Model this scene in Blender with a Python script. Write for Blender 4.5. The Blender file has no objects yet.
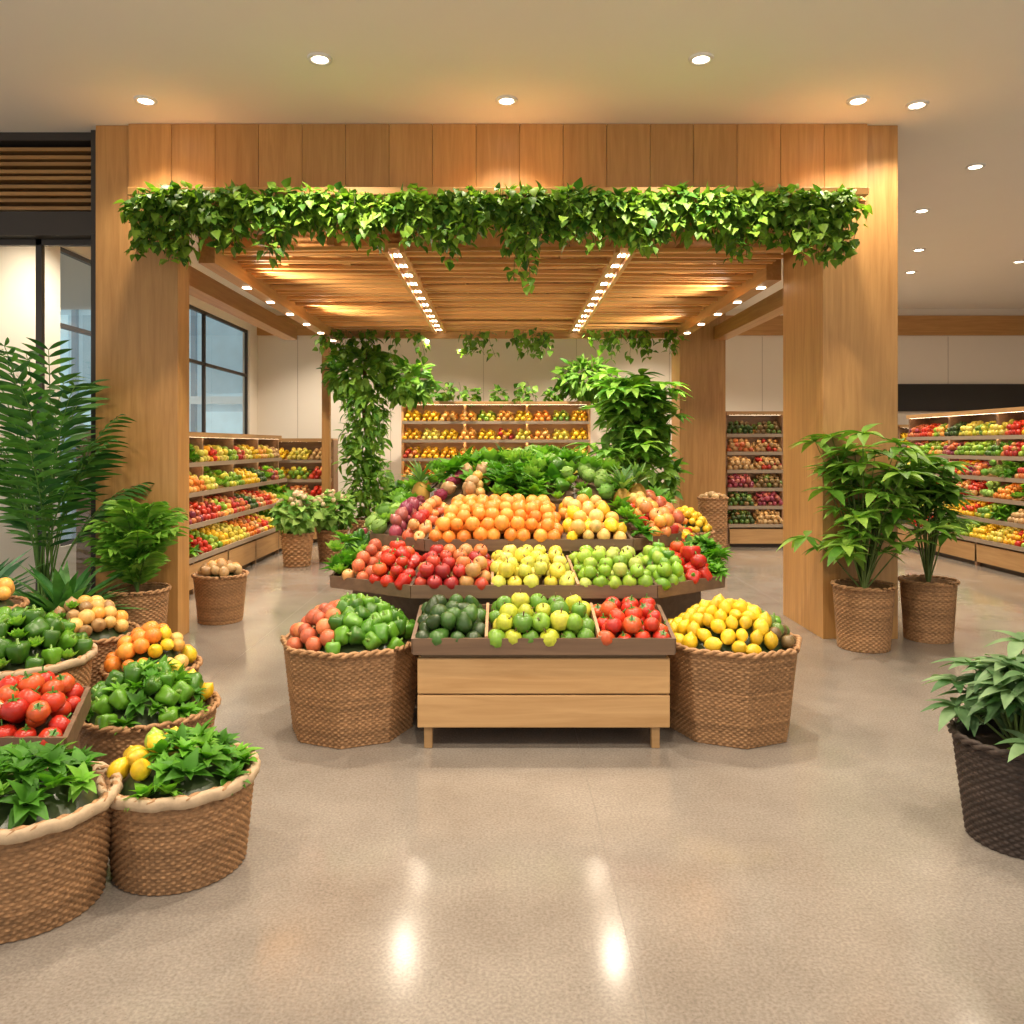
import bpy, math, numpy as np
from mathutils import Vector, Matrix
rng=np.random.default_rng(11)
U=rng.uniform
scene=bpy.context.scene
pi=math.pi
# ------------------------------------------------------------------ materials
def newmat(name):
    m=bpy.data.materials.new(name); m.use_nodes=True
    nt=m.node_tree; nt.nodes.clear()
    out=nt.nodes.new('ShaderNodeOutputMaterial'); return m,nt,out
def N(nt,t,**k):
    n=nt.nodes.new(t)
    for a,b in k.items(): setattr(n,a,b)
    return n
def mixrgb(nt,bt,f,a,b):
    n=nt.nodes.new('ShaderNodeMixRGB'); n.blend_type=bt
    for i,v in ((0,f),(1,a),(2,b)):
        if hasattr(v,'is_linked') or hasattr(v,'links'): nt.links.new(v,n.inputs[i])
        elif i==0: n.inputs[0].default_value=v
        else: n.inputs[i].default_value=(*v,1)
    return n.outputs[0]
def mat_vc(name,rough=.4,var=.18,scale=40,bump=0,spec=.5,transl=0,emis=0):
    m,nt,out=newmat(name); L=nt.links.new
    at=N(nt,'ShaderNodeAttribute'); at.attribute_name='Col'
    tc=N(nt,'ShaderNodeTexCoord'); no=N(nt,'ShaderNodeTexNoise'); no.inputs['Scale'].default_value=scale
    no.inputs['Detail'].default_value=3
    L(tc.outputs['Object'],no.inputs['Vector'])
    mr=N(nt,'ShaderNodeMapRange'); mr.inputs[1].default_value=.3; mr.inputs[2].default_value=.7
    mr.inputs[3].default_value=1-var; mr.inputs[4].default_value=1+var
    L(no.outputs[0],mr.inputs[0])
    c=mixrgb(nt,'MULTIPLY',1.0,at.outputs['Color'],mr.outputs[0])
    b=N(nt,'ShaderNodeBsdfPrincipled'); L(c,b.inputs['Base Color'])
    b.inputs['Roughness'].default_value=rough
    b.inputs['Specular IOR Level'].default_value=spec
    if emis: L(c,b.inputs['Emission Color']); b.inputs['Emission Strength'].default_value=emis
    if bump:
        bp=N(nt,'ShaderNodeBump'); bp.inputs['Strength'].default_value=bump; bp.inputs['Distance'].default_value=.01
        L(no.outputs[0],bp.inputs['Height']); L(bp.outputs[0],b.inputs['Normal'])
    if transl:
        t=N(nt,'ShaderNodeBsdfTranslucent'); L(mixrgb(nt,'MULTIPLY',1.0,c,(1.3,1.5,.5)),t.inputs['Color'])
        ms=N(nt,'ShaderNodeMixShader'); ms.inputs[0].default_value=transl
        L(b.outputs[0],ms.inputs[1]); L(t.outputs[0],ms.inputs[2]); L(ms.outputs[0],out.inputs[0])
    else: L(b.outputs[0],out.inputs[0])
    return m
def mat_wood(name,c1,c2,axis=2,rough=.42,sc=1.0):
    m,nt,out=newmat(name); L=nt.links.new
    tc=N(nt,'ShaderNodeTexCoord'); mp=N(nt,'ShaderNodeMapping')
    s=[14*sc]*3; s[axis]=.9*sc; mp.inputs['Scale'].default_value=s
    L(tc.outputs['Object'],mp.inputs['Vector'])
    no=N(nt,'ShaderNodeTexNoise'); no.inputs['Scale'].default_value=1.6; no.inputs['Detail'].default_value=6
    no.inputs['Roughness'].default_value=.6; no.inputs['Distortion'].default_value=.6
    L(mp.outputs[0],no.inputs['Vector'])
    cr=N(nt,'ShaderNodeValToRGB'); e=cr.color_ramp.elements
    e[0].position=.3; e[0].color=(*c1,1); e[1].position=.72; e[1].color=(*c2,1)
    L(no.outputs[0],cr.inputs[0])
    at=N(nt,'ShaderNodeAttribute'); at.attribute_name='Col'
    c=mixrgb(nt,'MULTIPLY',1.0,cr.outputs[0],at.outputs['Color'])
    b=N(nt,'ShaderNodeBsdfPrincipled'); L(c,b.inputs['Base Color']); b.inputs['Roughness'].default_value=rough
    bp=N(nt,'ShaderNodeBump'); bp.inputs['Strength'].default_value=.12; bp.inputs['Distance'].default_value=.004
    L(no.outputs[0],bp.inputs['Height']); L(bp.outputs[0],b.inputs['Normal'])
    L(b.outputs[0],out.inputs[0]); return m
def mat_plain(name,c,rough=.6,metal=0,emis=0,ecol=None,noise=.04,nscale=3):
    m,nt,out=newmat(name); L=nt.links.new
    b=N(nt,'ShaderNodeBsdfPrincipled'); b.inputs['Roughness'].default_value=rough; b.inputs['Metallic'].default_value=metal
    no=N(nt,'ShaderNodeTexNoise'); no.inputs['Scale'].default_value=nscale
    tc=N(nt,'ShaderNodeTexCoord'); L(tc.outputs['Object'],no.inputs['Vector'])
    L(mixrgb(nt,'MIX',no.outputs[0],tuple(x*(1-noise) for x in c),tuple(min(1,x*(1+noise)) for x in c)),b.inputs['Base Color'])
    if emis:
        b.inputs['Emission Color'].default_value=(*(ecol or c),1); b.inputs['Emission Strength'].default_value=emis
    L(b.outputs[0],out.inputs[0]); return m
def mat_floor():
    m,nt,out=newmat('polished_concrete'); L=nt.links.new
    tc=N(nt,'ShaderNodeTexCoord')
    n1=N(nt,'ShaderNodeTexNoise'); n1.inputs['Scale'].default_value=.8; n1.inputs['Detail'].default_value=7; n1.inputs['Roughness'].default_value=.65; L(tc.outputs['Object'],n1.inputs['Vector'])
    n2=N(nt,'ShaderNodeTexNoise'); n2.inputs['Scale'].default_value=90; n2.inputs['Detail'].default_value=4; L(tc.outputs['Object'],n2.inputs['Vector'])
    v=N(nt,'ShaderNodeTexVoronoi'); v.inputs['Scale'].default_value=60; L(tc.outputs['Object'],v.inputs['Vector'])
    r1=N(nt,'ShaderNodeValToRGB'); r1.color_ramp.elements[0].position=.35; r1.color_ramp.elements[1].position=.65
    r1.color_ramp.elements[0].color=(.225,.195,.165,1); r1.color_ramp.elements[1].color=(.315,.28,.242,1); L(n1.outputs[0],r1.inputs[0])
    r2=N(nt,'ShaderNodeValToRGB'); r2.color_ramp.elements[0].position=.35; r2.color_ramp.elements[1].position=.65
    r2.color_ramp.elements[0].color=(.80,.79,.78,1); r2.color_ramp.elements[1].color=(1.1,1.1,1.1,1); L(n2.outputs[0],r2.inputs[0])
    c=mixrgb(nt,'MULTIPLY',1.0,r1.outputs[0],r2.outputs[0])
    r3=N(nt,'ShaderNodeValToRGB'); r3.color_ramp.elements[0].position=.08; r3.color_ramp.elements[1].position=.18
    r3.color_ramp.elements[0].color=(.5,.48,.46,1); r3.color_ramp.elements[1].color=(1,1,1,1); L(v.outputs['Distance'],r3.inputs[0])
    c=mixrgb(nt,'MULTIPLY',.5,c,r3.outputs[0])
    b=N(nt,'ShaderNodeBsdfPrincipled'); L(c,b.inputs['Base Color']); b.inputs['IOR'].default_value=1.65
    mr=N(nt,'ShaderNodeMapRange'); mr.inputs[1].default_value=.3; mr.inputs[2].default_value=.7; mr.inputs[3].default_value=.09; mr.inputs[4].default_value=.22; L(n1.outputs[0],mr.inputs[0])
    L(mr.outputs[0],b.inputs['Roughness'])
    L(b.outputs[0],out.inputs[0]); return m
def mat_glass():
    m,nt,out=newmat('window_glass'); L=nt.links.new
    t=N(nt,'ShaderNodeBsdfTransparent'); t.inputs[0].default_value=(.88,.95,.97,1)
    g=N(nt,'ShaderNodeBsdfGlossy'); g.inputs['Roughness'].default_value=.02
    f=N(nt,'ShaderNodeLayerWeight'); f.inputs[0].default_value=.5
    p=N(nt,'ShaderNodeMath',operation='POWER'); L(f.outputs['Facing'],p.inputs[0]); p.inputs[1].default_value=4
    q=N(nt,'ShaderNodeMath',operation='MULTIPLY_ADD'); L(p.outputs[0],q.inputs[0]); q.inputs[1].default_value=.5; q.inputs[2].default_value=.08
    ms=N(nt,'ShaderNodeMixShader'); L(q.outputs[0],ms.inputs[0]); L(t.outputs[0],ms.inputs[1]); L(g.outputs[0],ms.inputs[2]); L(ms.outputs[0],out.inputs[0]); return m

W1,W2=(.41,.20,.058),(.57,.31,.103)
WOODZ=mat_wood('oak_veneer_vertical',W1,W2,2)
WOODX=mat_wood('oak_veneer_horizontal',W1,W2,0)
WOODY=mat_wood('oak_beam',W1,W2,1)
WOODT=mat_wood('light_oak_table',(.42,.235,.09),(.56,.34,.15),0,.45)
WOODD=mat_wood('walnut_tray',(.12,.068,.038),(.20,.12,.068),0,.5)
PROD=mat_vc('produce_skin',.32,.20,35)
LEAF=mat_vc('leaf',.5,.25,12,transl=.25,spec=.3)
WICK=mat_vc('wicker',.6,.28,60,spec=.3)
CLOTH=mat_vc('linen_liner',.9,.08,30,bump=.3,spec=.1)
SOIL=mat_plain('soil',(.05,.03,.02),.95,noise=.4,nscale=60)
FLOOR=mat_floor(); GLASS=mat_glass()
CEIL=mat_plain('ceiling_plaster',(.86,.82,.77),.9,noise=.012)
WALL=mat_plain('cream_wall',(.82,.75,.65),.85,noise=.02)
DARK=mat_plain('dark_metal_frame',(.05,.042,.036),.45,.3)
BLACK=mat_plain('black_panel',(.02,.018,.016),.4)
JOINT=mat_plain('floor_joint',(.19,.165,.14),.5)
WHITE=mat_plain('white_trim',(.8,.78,.74),.5)
RAIL=mat_plain('shelf_rail',(.34,.27,.20),.5)
LAMP=mat_plain('lamp_lens',(1,.9,.75),.5,emis=12,ecol=(1,.88,.68))
SHELFGLOW=mat_plain('added_shelf_glow',(1,.9,.75),.5,emis=10,ecol=(1,.80,.52))  # emissive material for the added brightening strips under shelves

# ------------------------------------------------------------------ mesh builder
class Tpl:
    def __init__(s,V,F):
        s.V=np.array(V,float).reshape(-1,3)
        s.loops=np.array([i for f in F for i in f],int); s.tot=np.array([len(f) for f in F],int)
def merge(items):
    V=[];Lp=[];T=[];o=0
    for t,M in items:
        M=np.array(M); V.append(t.V@M[:3,:3].T+M[:3,3]); Lp.append(t.loops+o); T.append(t.tot); o+=len(t.V)
    r=Tpl([],[]); r.V=np.concatenate(V); r.loops=np.concatenate(Lp); r.tot=np.concatenate(T); return r
class MB:
    def __init__(s): s.V=[];s.L=[];s.T=[];s.C=[];s.M=[];s.S=[];s.n=0
    def add(s,t,M=None,col=(1,1,1),mat=0,smooth=True):
        if M is None: M=np.eye(4)
        M=np.asarray(M,float)
        if M.ndim==2: M=M[None]
        k=len(M); nv=len(t.V)
        if k==0: return
        V=np.einsum('kij,vj->kvi',M[:,:3,:3],t.V)+M[:,None,:3,3]
        col=np.asarray(col,float)
        if col.ndim==1: col=np.repeat(col[None],k,0)
        s.V.append(V.reshape(-1,3)); s.C.append(np.repeat(col,nv,0))
        s.L.append((t.loops[None]+(np.arange(k)*nv)[:,None]).ravel()+s.n)
        s.T.append(np.tile(t.tot,k)); f=len(t.tot)*k
        s.M.append(np.full(f,mat)); s.S.append(np.full(f,smooth)); s.n+=k*nv
    def box(s,x0,x1,y0,y1,z0,z1,col=(1,1,1),mat=0):
        V=[(x,y,z) for z in (z0,z1) for y in (y0,y1) for x in (x0,x1)]
        s.add(Tpl(V,[(0,2,3,1),(4,5,7,6),(0,1,5,4),(2,6,7,3),(0,4,6,2),(1,3,7,5)]),None,col,mat,False)
    def beam(s,p,q,w,h,col=(1,1,1),mat=0,up=(0,0,1)):
        p=np.array(p,float);q=np.array(q,float);d=q-p;L=np.linalg.norm(d);d/=L
        x=np.cross(d,up);x/=np.linalg.norm(x);z=np.cross(x,d)
        V=[p+d*L*a+x*w*b+z*h*c for c in (-.5,.5) for a in (0,1) for b in (-.5,.5)]
        s.add(Tpl(V,[(0,2,3,1),(4,5,7,6),(0,1,5,4),(2,6,7,3),(0,4,6,2),(1,3,7,5)]),None,col,mat,False)
    def prism(s,poly,z0,z1,col=(1,1,1),mat=0):
        n=len(poly);V=[(*p,z0) for p in poly]+[(*p,z1) for p in poly]
        F=[tuple(range(n))[::-1],tuple(range(n,2*n))]+[(i,(i+1)%n,(i+1)%n+n,i+n) for i in range(n)]
        s.add(Tpl(V,F),None,col,mat,False)
    def tube(s,pts,rad,n=5,col=(1,1,1),mat=0):
        pts=np.array(pts,float);m=len(pts)
        rad=np.broadcast_to(rad,(m,))
        tan=np.gradient(pts,axis=0);tan/=np.linalg.norm(tan,axis=1)[:,None]+1e-9
        V=[]
        for i in range(m):
            r=np.array([1,0,0.]) if abs(tan[i][0])<.9 else np.array([0,1.,0])
            a=np.cross(tan[i],r);a/=np.linalg.norm(a);b=np.cross(tan[i],a)
            for k in range(n):
                th=2*pi*k/n;V.append(pts[i]+rad[i]*(a*math.cos(th)+b*math.sin(th)))
        F=[(i*n+k,i*n+(k+1)%n,(i+1)*n+(k+1)%n,(i+1)*n+k) for i in range(m-1) for k in range(n)]
        F+=[tuple(range(n)),tuple(range((m-1)*n,m*n))]
        s.add(Tpl(V,F),None,col,mat,True)
    def build(s,name,mats,parent=None,loc=(0,0,0),rot=0,bevel=0):
        me=bpy.data.meshes.new(name)
        V=np.concatenate(s.V);Lp=np.concatenate(s.L);T=np.concatenate(s.T)
        me.vertices.add(len(V));me.vertices.foreach_set('co',V.ravel().astype(np.float32))
        me.loops.add(len(Lp));me.loops.foreach_set('vertex_index',Lp.astype(np.int32))
        me.polygons.add(len(T));st=np.concatenate([[0],np.cumsum(T)[:-1]])
        me.polygons.foreach_set('loop_start',st.astype(np.int32))
        for m in mats: me.materials.append(m)
        me.polygons.foreach_set('material_index',np.concatenate(s.M).astype(np.int32))
        me.polygons.foreach_set('use_smooth',np.concatenate(s.S).astype(bool))
        me.update(calc_edges=True)
        ca=me.color_attributes.new('Col','FLOAT_COLOR','POINT')
        C=np.concatenate(s.C);C=np.concatenate([C,np.ones((len(C),1))],1)
        ca.data.foreach_set('color',C.ravel().astype(np.float32))
        me.validate()
        o=bpy.data.objects.new(name,me);scene.collection.objects.link(o)
        if parent: o.parent=parent
        o.location=loc;o.rotation_euler=(0,0,rot)
        if bevel:
            b=o.modifiers.new('bevel','BEVEL');b.width=bevel;b.segments=2;b.limit_method='ANGLE'
        return o
def empty(name,loc=(0,0,0),rot=0):
    e=bpy.data.objects.new(name,None);e.empty_display_size=.1;scene.collection.objects.link(e);e.location=loc;e.rotation_euler=(0,0,rot);return e

# ------------------------------------------------------------------ templates
def lathe(prof,n=12,mod=None):
    V=[];R=[]
    for r,z in prof:
        if r<1e-6: R.append([len(V)]);V.append((0,0,z))
        else:
            ids=[]
            for k in range(n):
                th=2*pi*k/n;rr=r*(mod(th,z) if mod else 1)
                ids.append(len(V));V.append((rr*math.cos(th),rr*math.sin(th),z))
            R.append(ids)
    F=[]
    for a,b in zip(R[:-1],R[1:]):
        for k in range(n):
            k2=(k+1)%n
            if len(a)==1 and len(b)==1: continue
            if len(a)==1: F.append((a[0],b[k2],b[k]))
            elif len(b)==1: F.append((a[k],a[k2],b[0]))
            else: F.append((a[k],a[k2],b[k2],b[k]))
    return Tpl(V,F)
def sph(n,m): return lathe([(math.sin(pi*i/m) if 0<i<m else 0,-math.cos(pi*i/m)) for i in range(m+1)],n)
SPH=sph(12,8); LOW=sph(8,5)
APPLE=lathe([(0,-.78),(.3,-.9),(.75,-.65),(1,0),(.93,.5),(.6,.85),(.25,.84),(0,.62)],12)
TOM=lathe([(0,-.8),(.5,-.75),(.9,-.35),(1,.05),(.85,.5),(.5,.76),(.2,.76),(0,.66)],12,lambda t,z:1+.035*math.cos(5*t))
LEMON=lathe([(0,-1.35),(.14,-1.2),(.55,-.9),(.88,-.4),(.95,.15),(.72,.72),(.3,1.05),(.12,1.22),(0,1.3)],12)
AVO=lathe([(0,-1),(.6,-.86),(.95,-.35),(.95,.1),(.7,.7),(.42,1.15),(.2,1.35),(0,1.4)],12)
PEP=lathe([(0,-.95),(.3,-1.1),(.7,-.85),(.85,-.1),(1,.5),(.8,.9),(.4,.92),(0,.7)],16,lambda t,z:1+.13*math.cos(4*t))
CUKE=lathe([(0,-2.1),(.35,-2.0),(.55,-1.4),(.6,0),(.55,1.4),(.35,2.0),(0,2.1)],10)
STEM=lathe([(.1,.55),(.07,.9),(.09,1.25),(0,1.27)],5)
PSTEM=lathe([(.34,.82),(.14,.98),(.12,1.35),(0,1.37)],6)
CALYX=merge([(Tpl([(-.1,0,.78),(.1,0,.78),(.14,.32,.82),(0,.62,.72),(-.14,.32,.82)],[(0,1,2,3,4)]),np.array(Matrix.Rotation(2*pi*k/5,4,'Z'))) for k in range(5)]+[(STEM,np.eye(4))])
def leaf_tpl(w=.25,n=5,curl=.25,fold=.25,p=.85,tip=1.0):
    V=[]
    for i in range(n+1):
        y=i/n;h=w*max(0,math.sin(pi*min(1,y**p)))**tip
        if i==0: h=w*.12
        z=-curl*y*y
        V+= [(-h,y,z+fold*h),(0,y,z),(h,y,z+fold*h)]
    F=[]
    for i in range(n):
        for c in (0,1): a=i*3+c;F.append((a,a+1,a+4,a+3))
    return Tpl(V,F)
LF_N=leaf_tpl(.09,6,.35,.3,.8); LF_M=leaf_tpl(.19,6,.35,.3,.75); LF_W=leaf_tpl(.32,5,.25,.3,.7); LF_IVY=leaf_tpl(.42,4,.3,.3,.6)
def frames(pos,d,nrm,sc):
    pos=np.atleast_2d(pos);d=np.atleast_2d(np.array(d,float));nrm=np.broadcast_to(np.array(nrm,float),d.shape)
    d=d/(np.linalg.norm(d,axis=1)[:,None]+1e-9)
    x=np.cross(d,nrm);l=np.linalg.norm(x,axis=1)[:,None];x=np.where(l<1e-4,[[1,0,0]],x/(l+1e-9));z=np.cross(x,d)
    M=np.zeros((len(d),4,4));sc=np.broadcast_to(np.array(sc,float),(len(d),))[:,None]
    M[:,:3,0]=x*sc;M[:,:3,1]=d*sc;M[:,:3,2]=z*sc;M[:,:3,3]=pos;M[:,3,3]=1;return M
def lettuce(rings,w=.42,seed=3):
    it=[]
    r=np.random.default_rng(seed)
    t=leaf_tpl(w,5,-.35,.5,.6)
    for ring,(n,el,s) in enumerate(rings):
        for k in range(n):
            a=2*pi*k/n+ring*.4+r.uniform(-.2,.2)
            d=(math.cos(a)*math.cos(el),math.sin(a)*math.cos(el),math.sin(el))
            up=(-math.cos(a)*math.sin(el),-math.sin(a)*math.sin(el),math.cos(el))
            it.append((t,frames([0,0,-.3],d,up,s*1.25)[0]))
    return merge(it)
LETT=lettuce([(7,.35,1.0),(6,.8,.9),(4,1.2,.7)])
CABB=merge([(SPH,np.diag([.72,.72,.68,1])),(lettuce([(6,.25,.85),(5,.75,.8)],.55,8),np.eye(4))])
def bunch():
    r=np.random.default_rng(5);it=[]
    t=leaf_tpl(.30,5,.5,.35,.7)
    for k in range(20):
        a=r.uniform(0,2*pi);el=r.uniform(.05,1.3)
        d=(math.cos(a)*math.cos(el),math.sin(a)*math.cos(el),math.sin(el))
        up=(-math.cos(a)*math.sin(el),-math.sin(a)*math.sin(el),math.cos(el)+.1)
        it.append((t,frames([d[0]*.2,d[1]*.2,-.3],d,up,r.uniform(1.0,1.6))[0]))
    return merge(it)
BUNCH=bunch()
def randrot(k,tilt=pi):
    a=U(0,2*pi,k);b=U(-tilt,tilt,k);c=U(0,2*pi,k)
    def R(ax,t):
        M=np.zeros((k,3,3));ct,st=np.cos(t),np.sin(t)
        if ax=='z': M[:,0,0]=ct;M[:,0,1]=-st;M[:,1,0]=st;M[:,1,1]=ct;M[:,2,2]=1
        else: M[:,1,1]=ct;M[:,1,2]=-st;M[:,2,1]=st;M[:,2,2]=ct;M[:,0,0]=1
        return M
    return R('z',a)@R('x',b)@R('z',c)
K={ # kind: template, tilt, colours, cap, capcol, mat
'tomato':(TOM,.9,[(.54,.028,.012),(.60,.045,.014),(.46,.022,.012),(.58,.09,.02)],CALYX,(.06,.18,.02),0),
'apple_red':(APPLE,1.2,[(.44,.025,.018),(.52,.055,.025),(.32,.018,.018),(.58,.17,.05),(.52,.26,.08)],STEM,(.12,.06,.02),0),
'apple_yellow':(APPLE,1.0,[(.68,.56,.06),(.58,.58,.09),(.72,.62,.14)],STEM,(.12,.06,.02),0),
'apple_green':(APPLE,1.0,[(.22,.40,.03),(.32,.48,.05),(.18,.33,.025),(.40,.48,.09)],STEM,(.12,.06,.02),0),
'mix_green':(APPLE,1.2,[(.46,.50,.04),(.20,.38,.03),(.58,.56,.06),(.11,.25,.025)],STEM,(.12,.06,.02),0),
'lime':(LEMON,pi,[(.14,.32,.02),(.22,.42,.03),(.3,.46,.05)],None,None,0),
'lemon':(LEMON,pi,[(.78,.50,.018),(.82,.58,.035),(.72,.46,.02)],None,None,0),
'orange':(SPH,pi,[(.80,.28,.04),(.84,.34,.055),(.76,.23,.03)],None,None,0),
'apricot':(SPH,pi,[(.80,.42,.09),(.80,.35,.06),(.76,.47,.14)],None,None,0),
'peach':(APPLE,1.2,[(.72,.27,.08),(.58,.12,.05),(.76,.38,.13)],STEM,(.12,.06,.02),0),
'avocado':(AVO,pi,[(.035,.09,.015),(.05,.13,.02),(.03,.06,.015)],None,None,0),
'pepper_green':(PEP,1.6,[(.065,.20,.012),(.11,.28,.018),(.045,.14,.01)],PSTEM,(.14,.26,.03),0),
'pepper_red':(PEP,1.6,[(.53,.026,.012),(.60,.045,.016),(.43,.018,.01)],PSTEM,(.1,.25,.03),0),
'pepper_yellow':(PEP,1.6,[(.78,.48,.02),(.78,.40,.02)],PSTEM,(.1,.25,.03),0),
'onion':(LEMON,.8,[(.22,.03,.07),(.3,.05,.08),(.35,.1,.08)],None,None,0),
'potato':(LEMON,pi,[(.48,.30,.13),(.55,.37,.17),(.40,.24,.1)],None,None,0),
'redpotato':(SPH,pi,[(.58,.14,.055),(.66,.22,.08),(.48,.11,.05)],None,None,0),
'cucumber':(CUKE,.4,[(.05,.17,.02),(.08,.24,.03)],None,None,0),
'kiwi':(SPH,pi,[(.16,.10,.04),(.2,.13,.05),(.12,.2,.04)],None,None,0),
'lettuce':(LETT,.5,[(.20,.43,.04),(.29,.52,.07),(.13,.34,.025)],None,None,1),
'cabbage':(CABB,.7,[(.26,.44,.10),(.33,.52,.13),(.18,.38,.07)],None,None,1),
'spinach':(BUNCH,.5,[(.07,.23,.018),(.12,.33,.025),(.18,.41,.04)],None,None,1),
'radicchio':(CABB,.6,[(.25,.03,.07),(.35,.08,.1)],None,None,1),
}
def put(mb,P,kind,r,low=False):
    if len(P)==0: return
    P=np.array(P)
    if '|' in kind:
        ks=kind.split('|');ix=rng.integers(0,len(ks),len(P))
        for q,kk in enumerate(ks): put(mb,P[ix==q],kk,r,low)
        return
    t,tilt,cols,cap,cc,mt=K[kind];k=len(P)
    R=randrot(k,tilt);s=r*U(.84,1.12,k)
    M=np.zeros((k,4,4));M[:,:3,:3]=R*s[:,None,None];M[:,:3,3]=P;M[:,3,3]=1
    cols=np.array(cols);c=cols[rng.integers(0,len(cols),k)]*U(.82,1.15,(k,1))
    if low and mt==0: t=LOW
    mb.add(t,M,c,mt)
    if cap is not None and not low: mb.add(cap,M,cc,0)
def isleaf(kind): return K[kind.split('|')[0]][5]==1
def patch(mb,A,B,C,D,kind,r,layers=2,mound=.03,low=False,tight=1.0):
    A,B,C,D=[np.array(p,float) for p in (A,B,C,D)]
    w=(np.linalg.norm(B-A)+np.linalg.norm(C-D))/2;h=(np.linalg.norm(D-A)+np.linalg.norm(C-B))/2
    nrm=np.cross(B-A,D-A);nrm/=np.linalg.norm(nrm)
    if nrm[2]<0:nrm=-nrm
    step=r*(1.35 if isleaf(kind) else 1.9)*tight
    for l in range(layers):
        mg=r*(.9+l*.9);W=max(w-2*mg,.001);H=max(h-2*mg,.001)
        nu=max(1,int(W/step)+1);nv=max(1,int(H/(step*.92))+1);P=[]
        for j in range(nv):
            for i in range(nu):
                u=(mg+W*((i+(.25 if j%2 else -.0))/(max(nu-1,1)+.25) if nu>1 else .5))/w
                v=(mg+H*(j/(nv-1) if nv>1 else .5))/h
                u=min(max(u,0),1)
                p=(A*(1-u)+B*u)*(1-v)+(D*(1-u)+C*u)*v
                p=p+nrm*(r*.75+l*r*1.25+mound*math.sin(pi*u)*math.sin(pi*v))+U(-.2,.2,3)*r
                P.append(p)
        put(mb,P,kind,r,low)
def heap(mb,c,R,h,kinds,r,low=False):
    cx,cy,cz=c
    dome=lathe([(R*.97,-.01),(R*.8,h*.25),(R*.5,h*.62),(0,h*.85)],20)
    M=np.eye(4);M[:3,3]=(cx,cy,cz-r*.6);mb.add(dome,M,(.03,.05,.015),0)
    B={}
    step=r*1.7;n=int(R/step)+2
    for j in range(-n-1,n+2):
        for i in range(-n-1,n+2):
            x=(i+.5*(j%2))*step+U(-.12,.12)*r;y=j*step*.87+U(-.12,.12)*r
            d=math.hypot(x,y)
            if d>R-r*.4: continue
            k=kinds(x,y) if callable(kinds) else kinds
            kk,rr=(k if isinstance(k,tuple) else (k,r))
            B.setdefault((kk,rr),[]).append((cx+x,cy+y,cz+h*(1-(d/R)**2)+U(-.15,.25)*r))
    for (kk,rr),P in B.items(): put(mb,P,kk,rr,low)

# ------------------------------------------------------------------ wicker
def wicker(mb,rt,rb,h,col,n_poly=0,row=.02,wave=.07,mat=0,poly_amt=1.0,z0=0.0):
    W=max(8,int(2*pi*rt/wave));M=W*6
    th=np.arange(M)*2*pi/M
    pf=np.ones(M)
    if n_poly:
        q=2*pi/n_poly;a=((th+q/2+.0)%q)-q/2;pf=1-poly_amt+poly_amt*math.cos(q/2)/np.cos(a)*1.04
    rows=max(4,int(h/row));rh=h/rows
    V=[];C=[]
    for j in range(rows):
        tint=U(.78,1.2);sg=1 if j%2 else -1
        wv=np.cos(W*th)*sg
        for z,o,a in ((.02,-.004,.4),(.5,.004,1),(.98,-.004,.4)):
            zz=(j+z)*rh;R=(rb+(rt-rb)*(zz/h))*pf+ (o+wv*.005*a)*max(.8,row/.02)
            V.append(np.stack([R*np.cos(th),R*np.sin(th),np.full(M,z0+zz)],1));C.append(np.tile(np.array(col)*tint,(M,1)))
    for zz,rr in ((h,rt-.03),(h*.1,rb-.03)):
        V.append(np.stack([rr*pf*np.cos(th),rr*pf*np.sin(th),np.full(M,z0+zz)],1));C.append(np.tile(np.array(col)*.6,(M,1)))
    nr=len(V);V=np.concatenate(V)
    i=np.arange(nr-1)[:,None]*M;k=np.arange(M)[None];k2=(k+1)%M
    F=np.stack([i+k,i+k2,i+M+k2,i+M+k],-1).reshape(-1,4)
    t=Tpl([],[]);t.V=V;t.loops=F.ravel();t.tot=np.full(len(F),4)
    mb.add(t,None,(1,1,1),mat);mb.C[-1]=np.concatenate(C)
    mb.prism([(math.cos(x)*(rb-.012)*f,math.sin(x)*(rb-.012)*f) for x,f in zip(th[::6],pf[::6])],z0+.0,z0+.02,np.array(col)*.6,mat)
    m=max(24,int(2*pi*rt/.02));k=np.arange(m+1)*2*pi/m
    pfr=np.interp(k%(2*pi),np.append(th,2*pi),np.append(pf,pf[0]))
    for ph in (0,pi):
        rr=(rt+.002)*pfr+.009*np.cos(k*m/6*1.0+ph);pts=np.stack([rr*np.cos(k),rr*np.sin(k),z0+h+.003+.009*np.sin(k*m/6+ph)],1)
        mb.tube(pts,.011,5,np.array(col)*1.1,mat)
WC=(.34,.185,.085);WCD=(.05,.035,.028)
def cloth_rim(mb,rt,h,mat,col=(.50,.37,.24)):
    M=120;th=np.arange(M)*2*pi/M;V=[]
    for dr,dz in ((.002,-.026),(.010,-.022),(.014,-.008),(.014,.006),(.006,.018),(-.012,.016),(-.03,-.01)):
        rr=rt+dr+.002*np.sin(th*23+dz*90)+.0015*np.sin(th*41);V.append(np.stack([rr*np.cos(th),rr*np.sin(th),h+dz+.003*np.sin(th*13)],1))
    n=len(V);V=np.concatenate(V);i=np.arange(n-1)[:,None]*M;k=np.arange(M)[None];F=np.stack([i+k,i+(k+1)%M,i+M+(k+1)%M,i+M+k],-1).reshape(-1,4)
    t=Tpl([],[]);t.V=V;t.loops=F.ravel();t.tot=np.full(len(F),4);mb.add(t,None,col,mat)
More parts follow.
